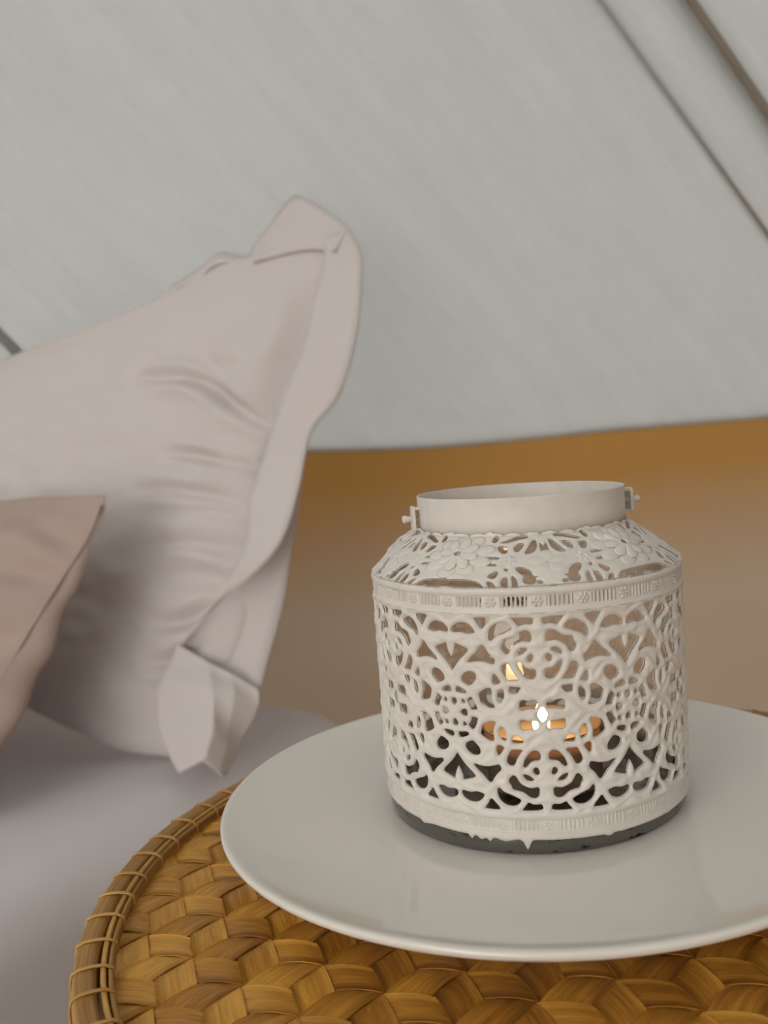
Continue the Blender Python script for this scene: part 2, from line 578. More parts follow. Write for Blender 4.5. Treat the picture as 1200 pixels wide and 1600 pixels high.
# ------------------------------------------------------------------ pillows
def coons(top, right, bot, left, nu, nv):
    """u left to right, v top to bottom"""
    T, B = resample(chaikin(top, 2, False), nu), resample(chaikin(bot, 2, False), nu)
    L, Rr = resample(chaikin(left, 2, False), nv), resample(chaikin(right, 2, False), nv)
    u, w = np.linspace(0, 1, nu)[:, None, None], np.linspace(0, 1, nv)[None, :, None]
    P = (1 - w) * T[:, None] + w * B[:, None] + (1 - u) * L[None] + u * Rr[None]
    P -= (1 - u) * (1 - w) * T[0] + u * (1 - w) * T[-1] + (1 - u) * w * B[0] + u * w * B[-1]
    return P

def crease_field(P, creases, nrm):
    """sum of smooth dents along polylines: (points, depth, width)"""
    d = np.zeros(P.shape[:2])
    for pts, dep, wid in creases:
        q = smooth_line(pts, 40)
        q = q - np.outer((q - P[0, 0]) @ nrm, nrm)
        dist = np.linalg.norm(P[:, :, None, :] - q[None, None], axis=-1)
        j = dist.argmin(-1)
        m = np.take_along_axis(dist, j[..., None], -1)[..., 0]
        fade = np.sin(np.pi * np.clip((j + 1) / 41, 0.02, 0.98)) ** 0.6
        d += dep * fade * np.exp(-(m / wid) ** 2)
        d -= 0.45 * dep * fade * np.exp(-((m - 2.2 * wid) / (1.3 * wid)) ** 2)
    return d

def stuffed(name, mat, P, nrm, front, back, creases, parent, wr, seed, power=0.55, sag=1.0):
    nu, nv = P.shape[:2]
    u, w = np.linspace(0, 1, nu)[:, None], np.linspace(0, 1, nv)[None]
    def side(x): return (1 - (1 - np.minimum(1, 2 * np.minimum(x, 1 - x))) ** 2.6)
    puff = (side(u) * side(w ** sag)) ** power
    fr = P + nrm * (puff * front)[..., None]
    cr = crease_field(P, creases, nrm)
    verts = []
    for i in range(nu):
        for j in range(nv):
            p = fr[i, j]
            a = Vector((p[0] * 9 + p[2] * 5, p[2] * 22, seed))
            n1 = noise.noise(a) * 0.6 + 0.4 * noise.noise(a * 2.3)
            n2 = noise.noise(Vector((p[0] * 30 + p[2] * 24, p[2] * 46 - p[0] * 20, seed + 4)))
            k = min(1.0, puff[i, j] * 2)
            verts.append(p + nrm * (wr * (n1 + 0.4 * n2) - cr[i, j]) * k)
    nb = len(verts)
    f = grid_faces(nu, nv)
    for i in range(nu):
        for j in range(nv): verts.append(P[i, j] - nrm * (puff[i, j] * back))
    f += [tuple(x + nb for x in q[::-1]) for q in grid_faces(nu, nv)]
    # join the rims
    rim = [(i, 0) for i in range(nu)] + [(nu - 1, j) for j in range(1, nv)] + [(i, nv - 1) for i in range(nu - 2, -1, -1)] + [(0, j) for j in range(nv - 2, 0, -1)]
    idx = [i * nv + j for i, j in rim]
    for a, b in zip(idx, idx[1:] + idx[:1]): f.append((a, a + nb, b + nb, b))
    return mesh_obj(name, verts, f, mat, parent)

def ribbon(name, mat, lines, n, thick, parent, wave=0.0, seed=0.0, m=None):
    """cloth strip through several edge lines, with thickness"""
    cols = [smooth_line(l, n) for l in lines]
    G = np.stack(cols, 1)
    if m:
        t = np.linspace(0, len(cols) - 1, m)
        k = np.minimum(t.astype(int), len(cols) - 2)
        fr = (t - k)[None, :, None]
        fr = fr * fr * (3 - 2 * fr) if len(cols) > 2 else fr
        G = G[:, k] * (1 - fr) + G[:, k + 1] * fr
    nn, mm = G.shape[:2]
    du = np.gradient(G, axis=0); dv = np.gradient(G, axis=1)
    N = np.cross(du, dv); N /= np.linalg.norm(N, axis=-1, keepdims=True) + 1e-9
    if (N[..., 1].mean()) > 0: N = -N
    W = np.array([[wave * noise.noise(Vector((i * 5.0 / nn, j * 1.5 / mm, seed))) for j in range(mm)] for i in range(nn)])
    G = G + N * W[..., None]
    A, B = G + N * thick / 2, G - N * thick / 2
    v = list(A.reshape(-1, 3)) + list(B.reshape(-1, 3))
    nb = nn * mm
    f = grid_faces(nn, mm) + [tuple(x + nb for x in q[::-1]) for q in grid_faces(nn, mm)]
    rim = [(i, 0) for i in range(nn)] + [(nn - 1, j) for j in range(1, mm)] + [(i, mm - 1) for i in range(nn - 2, -1, -1)] + [(0, j) for j in range(mm - 2, 0, -1)]
    idx = [i * mm + j for i, j in rim]
    for a, b in zip(idx, idx[1:] + idx[:1]): f.append((a, a + nb, b + nb, b))
    return mesh_obj(name, v, f, mat, parent)

PN = np.array([-0.4911, -0.8324, 0.2566])
TOP = [(-0.958,1.33,0.61),(-0.651,1.177,0.697),(-0.43,1.063,0.751),(-0.35,1.019,0.762),(-0.292,0.987,0.77),(-0.234,0.955,0.778),(-0.195,0.935,0.787),(-0.165,0.92,0.796),(-0.143,0.91,0.804),(-0.122,0.898,0.806),(-0.105,0.887,0.803),(-0.081,0.874,0.807),(-0.055,0.859,0.807),(-0.026,0.839,0.799)]
RIGHT = [(-0.026,0.839,0.799),(-0.04,0.835,0.759),(-0.057,0.831,0.714),(-0.069,0.828,0.68),(-0.082,0.825,0.646),(-0.092,0.824,0.623),(-0.1,0.821,0.6),(-0.106,0.816,0.572),(-0.111,0.805,0.527),(-0.122,0.797,0.477),(-0.144,0.794,0.427),(-0.171,0.796,0.382),(-0.202,0.803,0.344)]
BOT = [(-0.921,1.232,0.359),(-0.63,1.068,0.385),(-0.425,0.946,0.384),(-0.376,0.913,0.369),(-0.339,0.888,0.358),(-0.299,0.861,0.347),(-0.262,0.837,0.339),(-0.203,0.802,0.341)]
R1L = [(-0.033,0.835,0.803),(-0.032,0.827,0.787),(-0.043,0.823,0.757),(-0.051,0.819,0.734),(-0.061,0.814,0.706),(-0.071,0.811,0.684),(-0.082,0.807,0.659),(-0.09,0.803,0.637),(-0.101,0.8,0.615),(-0.113,0.793,0.585),(-0.118,0.785,0.572),(-0.116,0.776,0.553),(-0.125,0.77,0.525),(-0.15,0.774,0.492),(-0.176,0.785,0.468),(-0.193,0.794,0.45)]
R1R = [(-0.009,0.832,0.809),(0.001,0.819,0.785),(0.0,0.809,0.768),(-0.002,0.798,0.749),(-0.006,0.789,0.72),(-0.014,0.784,0.69),(-0.026,0.785,0.661),(-0.038,0.787,0.646),(-0.056,0.791,0.632),(-0.064,0.784,0.609),(-0.069,0.774,0.585),(-0.081,0.763,0.548),(-0.094,0.759,0.527),(-0.12,0.766,0.507),(-0.158,0.781,0.483),(-0.19,0.792,0.449)]
R2L = [(-0.096,0.826,0.623),(-0.104,0.82,0.595),(-0.112,0.809,0.561),(-0.12,0.799,0.528),(-0.143,0.799,0.493),(-0.176,0.808,0.465),(-0.193,0.81,0.446),(-0.198,0.807,0.435),(-0.19,0.799,0.424)]
R2R = [(-0.064,0.804,0.612),(-0.071,0.804,0.584),(-0.079,0.8,0.548),(-0.088,0.798,0.514),(-0.094,0.792,0.486),(-0.107,0.786,0.449),(-0.117,0.781,0.422),(-0.122,0.775,0.407),(-0.123,0.771,0.4)]
R3L = [(-0.194,0.795,0.451),(-0.204,0.79,0.431),(-0.211,0.784,0.415),(-0.215,0.78,0.402),(-0.213,0.771,0.385),(-0.205,0.76,0.371),(-0.199,0.753,0.359),(-0.191,0.743,0.351)]
R3M = [(-0.165,0.778,0.436),(-0.16,0.762,0.425),(-0.158,0.75,0.414),(-0.157,0.741,0.403),(-0.157,0.73,0.39),(-0.161,0.726,0.378),(-0.163,0.726,0.37),(-0.167,0.726,0.366)]
R3N = [(-0.144,0.77,0.426),(-0.141,0.758,0.416),(-0.142,0.752,0.404),(-0.146,0.748,0.389),(-0.15,0.74,0.375),(-0.153,0.738,0.362),(-0.154,0.737,0.355),(-0.154,0.735,0.348)]
R3R = [(-0.123,0.769,0.41),(-0.121,0.766,0.404),(-0.123,0.765,0.396),(-0.128,0.762,0.386),(-0.135,0.761,0.376),(-0.142,0.757,0.364),(-0.148,0.753,0.355),(-0.152,0.745,0.346)]
CAPO = [(-0.107,0.894,0.806),(-0.102,0.9,0.819),(-0.094,0.902,0.828),(-0.08,0.903,0.842),(-0.07,0.904,0.856),(-0.058,0.899,0.862),(-0.048,0.886,0.855),(-0.032,0.866,0.837),(-0.017,0.845,0.82),(-0.009,0.832,0.809)]
CAPI = [(-0.103,0.874,0.796),(-0.092,0.868,0.796),(-0.084,0.864,0.797),(-0.074,0.86,0.797),(-0.067,0.855,0.797),(-0.058,0.85,0.797),(-0.049,0.845,0.796),(-0.04,0.839,0.794),(-0.032,0.831,0.791),(-0.023,0.823,0.788)]
TFO = [(-0.108,0.902,0.808),(-0.122,0.911,0.809),(-0.137,0.923,0.819),(-0.146,0.928,0.819),(-0.155,0.931,0.81),(-0.17,0.939,0.807),(-0.181,0.943,0.8),(-0.198,0.951,0.795)]
TFI = [(-0.104,0.88,0.798),(-0.118,0.889,0.799),(-0.133,0.899,0.805),(-0.142,0.904,0.804),(-0.152,0.908,0.798),(-0.167,0.916,0.793),(-0.177,0.92,0.789),(-0.194,0.929,0.784)]
CR = [(-0.228,0.744,0.59),(-0.231,0.736,0.569),(-0.238,0.731,0.552),(-0.246,0.726,0.533),(-0.257,0.724,0.515),(-0.265,0.718,0.496),(-0.272,0.714,0.479),(-0.283,0.71,0.458),(-0.298,0.706,0.431),(-0.32,0.701,0.397),(-0.34,0.696,0.365),(-0.36,0.694,0.338)]
CT = [(-0.744,1.019,0.53),(-0.613,0.955,0.558),(-0.48,0.892,0.588),(-0.345,0.814,0.592),(-0.3,0.788,0.593),(-0.264,0.766,0.591),(-0.228,0.744,0.59)]
CB = [(-0.662,0.863,0.32),(-0.544,0.8,0.33),(-0.442,0.743,0.337),(-0.36,0.694,0.338)]
CSEAM = [(-0.235,0.7351,0.571),(-0.2447,0.7295,0.5524),(-0.2542,0.7222,0.5384),(-0.2649,0.7186,0.5243),(-0.2779,0.7117,0.5048),(-0.2909,0.7051,0.4851),(-0.3016,0.7016,0.4689),(-0.3114,0.6968,0.4545),(-0.3281,0.6944,0.4322)]
big = empty('bed_pillow', (-0.35, 0.95, 0.337))
tag(big, 'large white pillow with a wide flanged hem leaning against the tent wall', 'pillow')
def child_of(o, root):
    o.parent = root
    o.matrix_parent_inverse = Matrix.Translation(-Vector(root.location))
    return o
PL = coons(TOP, RIGHT, BOT, [TOP[0], (-0.99, 1.33, 0.52), (-0.98, 1.29, 0.43), BOT[0]], 300, 190)
CREASE = [([(-0.155, 0.77, 0.622), (-0.142, 0.766, 0.613), (-0.120, 0.745, 0.597), (-0.10, 0.735, 0.577)], 0.016, 0.0045),
          ([(-0.26, 0.85, 0.713), (-0.19, 0.823, 0.705), (-0.157, 0.795, 0.675), (-0.13, 0.775, 0.655), (-0.08, 0.74, 0.630)], 0.013, 0.0055),
          ([(-0.055, 0.80, 0.78), (-0.068, 0.80, 0.74), (-0.082, 0.80, 0.70), (-0.10, 0.795, 0.655)], 0.030, 0.014),
          ([(-0.14, 0.80, 0.77), (-0.125, 0.80, 0.74), (-0.118, 0.80, 0.71)], 0.008, 0.014),
          ([(-0.20, 0.80, 0.735), (-0.175, 0.80, 0.70), (-0.155, 0.80, 0.672)], 0.007, 0.012),
          ([(-0.22, 0.82, 0.632), (-0.185, 0.80, 0.628), (-0.15, 0.785, 0.614)], 0.010, 0.005),
          ([(-0.25, 0.83, 0.600), (-0.20, 0.80, 0.596), (-0.15, 0.77, 0.583), (-0.115, 0.77, 0.566)], 0.009, 0.0055),
          ([(-0.19, 0.80, 0.575), (-0.155, 0.78, 0.572), (-0.12, 0.77, 0.556)], 0.008, 0.005),
          ([(-0.23, 0.80, 0.47), (-0.20, 0.785, 0.475), (-0.17, 0.775, 0.49)], 0.010, 0.006),
          ([(-0.24, 0.80, 0.435), (-0.21, 0.785, 0.44), (-0.18, 0.775, 0.455)], 0.009, 0.0055),
          ([(-0.22, 0.81, 0.548), (-0.17, 0.785, 0.542), (-0.125, 0.77, 0.528)], 0.008, 0.006),
          ([(-0.22, 0.81, 0.515), (-0.17, 0.785, 0.510), (-0.13, 0.77, 0.500)], 0.006, 0.010)]
child_of(stuffed('cover', MT['pillow'], PL, PN, 0.046, 0.018, CREASE, None, 0.006, 2.0, 0.5, 1.35), big)
child_of(ribbon('flange', MT['pillow'], [R1L, R1R], 90, 0.0022, None, 0.004, 1.0, 7), big)
child_of(ribbon('flange', MT['pillow'], [R2L, R2R], 60, 0.0022, None, 0.003, 5.0, 7), big)
child_of(ribbon('flange', MT['pillow'], [R3L, R3M, R3N, R3R], 40, 0.0022, None, 0.002, 9.0, 25), big)
child_of(ribbon('flange', MT['pillow'], [CAPI, CAPO], 40, 0.0022, None, 0.002, 3.0, 8), big)
child_of(ribbon('flange', MT['pillow'], [TFI, TFO], 40, 0.0022, None, 0.003, 6.0, 5), big)

CN = np.cross(np.array([-1, 0.59, 0]), np.array(CR[0]) - np.array(CR[-1]))
CN /= np.linalg.norm(CN)
if CN[1] > 0: CN = -CN
small = empty('throw_cushion', (-0.5, 0.82, 0.337))
tag(small, 'small dusty pink cushion with a stitched edge in front of the white pillow', 'cushion')
CR = [tuple(np.array(p) + np.array([0.0035 * math.sin(i * 2.1), 0, 0])) for i, p in enumerate(smooth_line(CR, 16))]
CB = [(x, y, max(z, 0.356)) for x, y, z in CB]; CR[-1] = CB[-1]
CREASE2 = [([(-0.30, 0.74, 0.578), (-0.275, 0.72, 0.566), (-0.245, 0.71, 0.552)], 0.010, 0.007), ([(-0.36, 0.75, 0.545), (-0.31, 0.72, 0.540), (-0.262, 0.70, 0.530)], 0.008, 0.009),
           ([(-0.33, 0.75, 0.56), (-0.30, 0.72, 0.552)], 0.006, 0.008), ([(-0.38, 0.74, 0.47), (-0.34, 0.715, 0.475), (-0.295, 0.70, 0.490)], 0.009, 0.010), ([(-0.27, 0.71, 0.515), (-0.255, 0.70, 0.522)], 0.006, 0.006)]
PC = coons(CT, CR, CB, [CT[0], (-0.76, 0.99, 0.46), (-0.72, 0.93, 0.41), CB[0]], 180, 130)
cush = child_of(stuffed('cover', MT['cushion'], PC, CN, 0.062, 0.03, CREASE2, None, 0.0055, 5.0, 0.55, 1.5), small)

pipe = [(-0.2306, 0.7375, 0.583)] + CSEAM
pipe = smooth_line(pipe, 60)
child_of(MB().add(*tube(pipe, 0.0013, 6)).build('piping', MT['cushion'], None), small)

# ------------------------------------------------------------------ woven bamboo table
TX, TY = 0.07104, 0.32819
table = empty('bamboo_side_table', (TX, TY, 0.0))
tag(table, 'round side table of woven honey bamboo with a bound rim under the white plate', 'table')
RW = 0.1805                       # radius of the woven field
ZW = 0.4446
w_, E_ = 0.01320, 0.01320 / math.sin(R(60))
PHI0 = R(-13.5)
ea = np.array([math.cos(PHI0), math.sin(PHI0)])
ec = np.array([math.cos(PHI0 + R(120)), math.sin(PHI0 + R(120))])
V0 = np.array([-0.0608 - TX, 0.3059 - TY]) - E_ / 2 * ea - E_ / 2 * ec
rnd = random.Random(3)
for fam in range(3):
    ph = PHI0 + R(120) * fam
    a = np.array([math.cos(ph), math.sin(ph)]); b = np.array([-a[1], a[0]])
    sV, tV = V0 @ b, V0 @ a
    k0 = int(math.floor((-RW - sV) / w_)); k1 = int(math.ceil((RW - sV) / w_))
    for k in range(k0, k1):
        sc = sV + (k + 0.5) * w_
        if abs(sc) > RW - 0.002: continue
        half = math.sqrt(RW ** 2 - sc ** 2)
        tc = tV + E_ / 4 + 1.5 * E_ * k                      # a float's middle
        hw = w_ * 0.5 * rnd.uniform(0.925, 0.968)
        jit = rnd.uniform(-0.00035, 0.00035)
        amp = rnd.uniform(0.92, 1.08)
        m0 = int(math.floor((-half - tc) / (E_ / 8))) - 8; m1 = int(math.ceil((half - tc) / (E_ / 8))) + 8
        cols = (-1, -0.5, 0.5, 1)
        vv, ns = [], 0
        for m in range(m0, m1 + 1):
            uu = m * E_ / 8
            x = ((uu + 1.5 * E_) % (3 * E_)) - 1.5 * E_
            h = 1 - (2 * x / E_) ** 2
            zz = max(0.00080 * amp * h - 0.00015, -0.0008)
            ns += 1
            for c in cols:
                sg = c * hw
                t = tc + uu - sg / math.sqrt(3)
                lim = math.sqrt(max(RW ** 2 - (sc + sg) ** 2, 1e-6))
                t = max(-lim, min(lim, t))
                vv.append((t, sg + jit, zz - (0.00012 if abs(c) == 1 else 0)))
        nv_ = len(vv)
        vv += [(x, y, z - 0.0004) for x, y, z in vv]
        ff = grid_faces(ns, 4) + [tuple(i + nv_ for i in q[::-1]) for q in grid_faces(ns, 4)]
        for i in range(ns - 1):
            ff.append((i * 4, i * 4 + 4, nv_ + i * 4 + 4, nv_ + i * 4)); ff.append((i * 4 + 3, nv_ + i * 4 + 3, nv_ + i * 4 + 7, i * 4 + 7))
        o = mesh_obj('woven_strip', vv, ff, MT['strip'], table)
        o.location = (b[0] * sc, b[1] * sc, ZW)
        o.rotation_euler = (0, 0, ph)
# backing under the weave
mesh_obj('backing', *lathe([(0.0001, ZW - 0.0016), (RW, ZW - 0.0016), (RW, ZW - 0.004), (0.0001, ZW - 0.004)], 96), MT['under'], table)
# rim: a broad outer hoop and two thin inner ones, bound with split cane
def hoop(r0, r1, z0, z1, n=160):
    pr = []
    e = min((r1 - r0), (z1 - z0)) * 0.32
    for cx, cz, a0 in ((r1 - e, z1 - e, 0), (r0 + e, z1 - e, 90), (r0 + e, z0 + e, 180), (r1 - e, z0 + e, 270)):
        for q in range(4):
            a = R(a0 + 30 * q)
            pr.append((cx + e * math.cos(a), cz + e * math.sin(a)))
    return lathe(pr, n)
mesh_obj('outer_hoop', *hoop(0.1828, 0.1905, 0.4250, 0.4500), MT['hoop'], table)
mesh_obj('inner_hoop', *hoop(0.1798, 0.1816, 0.4400, 0.4496), MT['hoop'], table)
mesh_obj('inner_hoop', *hoop(0.1776, 0.1793, 0.4400, 0.4488), MT['hoop'], table)
r0, r1, z0, z1 = 0.1772, 0.1911, 0.4245, 0.4506
path = [(r0, 0, z0 + 0.014), (r0 + 0.0005, 0, 0.4488), (r0 + 0.003, 0, 0.4502), (0.184, 0, z1), (0.188, 0, z1 - 0.0002), (r1 - 0.0008, 0, z1 - 0.0012), (r1, 0, z1 - 0.004), (r1, 0, z0 + 0.004), (r1 - 0.002, 0, z0), (0.183, 0, z0 + 0.002)]
bv, bf = tube([(x, y * 1.0, z) for x, y, z in path], 0.00048, 6)
bv = [(x, y * 1.6, z) for x, y, z in (tuple(q) for q in bv)]
bproto = None
NB = 70
for i in range(NB):
    if bproto is None:
        o = bproto = mesh_obj('binding', bv, bf, MT['binding'], table)
    else:
        o = bproto.copy(); C.objects.link(o); o.parent = table
    o.rotation_euler = (0, 0, 2 * math.pi * (i + rnd.uniform(-0.09, 0.09)) / NB)
# stand below the top
mesh_obj('base_ring', *hoop(0.150, 0.162, 0.405, 0.4405, 96), MT['hoop'], table)
mesh_obj('base_ring', *hoop(0.128, 0.138, 0.10, 0.118, 96), MT['hoop'], table)
for k in range(4):
    a = R(45 + 90 * k)
    mb = MB().add(*tube([(0.152 * math.cos(a) * s, 0.152 * math.sin(a) * s, z) for s, z in ((0.98, 0.42), (0.93, 0.2), (0.89, 0.0))], 0.011, 10))
    mb.build('leg', MT['hoop'], table)

# ------------------------------------------------------------------ plate
LX, LY, LZ = 0.0512, 0.3568, 0.4639
cm = lambda pts: [(r / 100, z / 100) for r, z in pts]
pp = [(0.001, 0.0), (5.5, 0.0), (8.2, 0.015), (9.4, 0.06), (10.4, 0.16), (11.4, 0.33), (12.05, 0.49), (12.35, 0.585), (12.5, 0.60), (12.585, 0.54), (12.594, 0.45), (12.54, 0.33), (12.3, 0.17),
      (11.6, -0.1), (10.4, -0.45), (9.0, -0.75), (8.0, -0.95), (7.7, -1.15), (7.6, -1.7), (7.5, -1.76), (7.3, -1.76), (7.2, -1.7), (7.0, -1.0), (6.6, -0.85), (0.001, -0.8)]
pl = mesh_obj('dinner_plate', *lathe(cm(chaikin(pp, 1, False)), 160, False), MT['ceramic'], None, True, (LX, 0.3555, LZ))
tag(pl, 'large glossy white plate on the woven bamboo table under the lantern', 'plate')

# ------------------------------------------------------------------ lantern
PANEL_HOLES = [[(3.1,2.91),(3.02,3.05),(2.85,3.15),(2.61,3.19),(2.38,3.12),(2.23,2.97),(2.17,2.83),(2.27,2.81),(2.4,2.78),(2.53,2.78),(2.68,2.84),(2.8,2.82),(2.94,2.79),(3.06,2.82)],[(3.2,1.85),(3.05,2.12),(2.99,2.32),(3.0,2.45),(2.8,2.38),(2.45,2.27),(2.52,2.13),(2.74,1.94),(2.93,1.74),(3.09,1.52),(3.2,1.39),(3.24,1.41)],[(2.23,3.36),(1.61,3.37),(1.66,3.23),(1.81,3.09),(1.91,2.96),(1.99,2.99),(2.07,3.15),(2.18,3.29)],[(1.72,2.59),(1.72,2.78),(1.64,3.0),(1.46,3.15),(1.22,3.21),(1.0,3.15),(0.89,3.02),(0.91,2.93),(1.04,2.89),(1.17,2.8),(1.35,2.75),(1.5,2.69),(1.61,2.55)],[(0.89,3.36),(0.16,3.34),(0.14,3.23),(0.2,3.09),(0.38,3.13),(0.54,3.1),(0.65,3.03),(0.73,3.16),(0.85,3.29)],[(0.73,2.74),(0.62,2.86),(0.44,2.92),(0.29,2.87),(0.24,2.74),(0.24,2.51),(0.4,2.53),(0.57,2.55),(0.76,2.46),(0.91,2.38),(1.04,2.1),(1.16,2.11),(1.28,2.25),(1.29,2.38),(1.2,2.47),(1.18,2.63),(0.99,2.65),(0.81,2.7)],[(1.99,2.41),(1.88,2.4),(1.81,2.25),(1.69,2.09),(1.51,1.94),(1.55,1.78),(1.61,1.73),(1.83,1.81),(2.08,1.85),(2.31,1.82),(2.5,1.76),(2.56,1.83),(2.41,1.99),(2.2,2.15),(2.06,2.33)],[(0.79,2.09),(0.73,2.22),(0.61,2.31),(0.46,2.32),(0.4,2.25),(0.5,2.15),(0.62,2.08),(0.76,2.05)],[(0.43,1.98),(0.36,2.08),(0.26,2.11),(0.2,2.05),(0.22,1.89),(0.31,1.8),(0.4,1.85)],[(0.78,1.81),(0.69,1.85),(0.6,1.78),(0.51,1.65),(0.36,1.59),(0.17,1.59),(0.13,1.45),(0.16,1.3),(0.26,1.23),(0.41,1.23),(0.55,1.34),(0.7,1.56)],[(1.32,1.66),(1.24,1.77),(1.08,1.79),(1.01,1.66),(0.91,1.44),(0.75,1.25),(0.74,1.2),(0.95,1.19),(1.14,1.19),(1.22,1.35),(1.31,1.53)],[(2.83,1.21),(2.74,1.38),(2.53,1.49),(2.33,1.48),(2.23,1.38),(2.24,1.22),(2.35,1.09),(2.49,0.95),(2.62,1.0),(2.79,1.08)],[(1.64,1.4),(1.58,1.44),(1.47,1.31),(1.37,1.16),(1.39,1.11),(1.54,1.04),(1.64,1.07),(1.66,1.21)],[(3.07,0.83),(3.01,0.92),(2.87,0.9),(2.67,0.81),(2.61,0.71),(2.74,0.67),(2.92,0.69),(3.06,0.71)],[(2.22,0.71),(2.06,0.83),(1.83,0.95),(1.71,0.91),(1.71,0.74),(1.74,0.55),(1.64,0.33),(1.61,0.24),(1.77,0.21),(1.96,0.28),(2.12,0.37),(2.17,0.56)],[(1.54,0.68),(1.46,0.86),(1.3,0.92),(1.27,0.81),(1.28,0.62),(1.37,0.43),(1.45,0.4),(1.53,0.52)],[(1.08,0.96),(1.04,1.0),(0.78,0.97),(0.67,0.96),(0.75,0.85),(0.83,0.72),(1.06,0.74),(1.09,0.82)],[(0.78,0.41),(0.7,0.53),(0.55,0.52),(0.4,0.47),(0.28,0.54),(0.17,0.49),(0.14,0.33),(0.2,0.21),(0.38,0.21),(0.56,0.19),(0.78,0.14)]]
SHOULDER_HOLES = [[(0.182,-0.006),(0.241,-0.023),(0.313,0.001),(0.401,0.05),(0.533,0.117),(0.445,0.131),(0.358,0.091),(0.266,0.06),(0.185,0.05)],[(0.083,0.092),(0.126,0.106),(0.163,0.174),(0.201,0.268),(0.239,0.354),(0.177,0.357),(0.112,0.31),(0.082,0.218)],[(0.234,0.156),(0.299,0.147),(0.35,0.209),(0.351,0.29),(0.317,0.321),(0.279,0.279),(0.244,0.203)],[(0.449,0.196),(0.572,0.198),(0.494,0.341),(0.436,0.331),(0.437,0.268)],[(0.521,0.409),(0.649,0.397),(0.665,0.437),(0.519,0.454)],[(0.535,0.547),(0.664,0.531),(0.679,0.567),(0.533,0.591)],[(0.507,0.691),(0.546,0.685),(0.619,0.786),(0.554,0.841),(0.518,0.78)],[(0.545,0.899),(0.621,0.874),(0.557,1.038),(0.5,1.041)],[(0.412,0.801),(0.457,0.811),(0.475,0.892),(0.465,0.974),(0.424,1.015),(0.404,0.994),(0.412,0.912)],[(0.341,0.813),(0.378,0.786),(0.37,0.886),(0.37,1.02),(0.329,1.011),(0.318,0.926)],[(0.09,0.902),(0.136,0.885),(0.148,0.928),(0.12,0.964),(0.09,0.948)],[(-0.014,0.251),(0.04,0.141),(0.046,0.267),(0.042,0.336),(-0.001,0.366),(-0.029,0.311)],[(0.67,0.912),(0.711,0.967),(0.797,1.025),(0.773,1.071),(0.611,1.044)],[(-0.028,0.966),(0.05,0.986),(0.058,1.043),(-0.037,1.038)],[(0.353,0.425),(0.397,0.384),(0.409,0.434),(0.366,0.471)],[(0.409,0.637),(0.446,0.612),(0.454,0.677),(0.417,0.699)],[(0.127,0.809),(0.141,0.794),(0.148,0.812),(0.134,0.83)],[(0.197,0.686),(0.274,0.613),(0.336,0.623),(0.318,0.706),(0.253,0.796),(0.207,0.839),(0.179,0.784)],[(0.972,0.413),(1.012,0.408),(1.023,0.478),(1.01,0.504),(0.978,0.496),(0.96,0.454)]]
ta, tb = R(1.164), R(0.868)
TILT = (Matrix.Rotation(tb, 3, 'X') @ Matrix.Rotation(ta, 3, 'Y'))
TN = np.array(TILT)
def metal(P):
    """sleeve coordinates in cm, standing a little askew on its glass -> metres"""
    return (np.asarray(P, float) @ TN.T) / 100
lan = empty('candle_lantern', (LX, LY, LZ))
tag(lan, 'white metal filigree lantern sleeve round a glass jar standing on the plate', 'lantern')

def poly_sd(poly, X, Y):
    """signed distance to a closed polygon, positive outside"""
    P = np.asarray(poly); Q = np.roll(P, -1, 0)
    d2 = np.full(X.shape, 1e9); ins = np.zeros(X.shape, bool)
    for (ax, ay), (bx, by) in zip(P, Q):
        ex, ey = bx - ax, by - ay
        L = ex * ex + ey * ey + 1e-12
        t = np.clip(((X - ax) * ex + (Y - ay) * ey) / L, 0, 1)
        d2 = np.minimum(d2, (X - ax - t * ex) ** 2 + (Y - ay - t * ey) ** 2)
        c = (ay > Y) != (by > Y)
        ins ^= c & (X < ex * (Y - ay) / (ey if abs(ey) > 1e-12 else 1e-12) + ax)
    return np.where(ins, -1, 1) * np.sqrt(d2)

def sheet_sd(holes, X, Y, far=0.5):
    sd = np.full(X.shape, far)
    for h in holes:
        x0, y0 = h.min(0) - far; x1, y1 = h.max(0) + far
        m = (X >= x0) & (X <= x1) & (Y >= y0) & (Y <= y1)
        if m.any(): sd[m] = np.minimum(sd[m], poly_sd(h, X[m], Y[m]))
    return sd

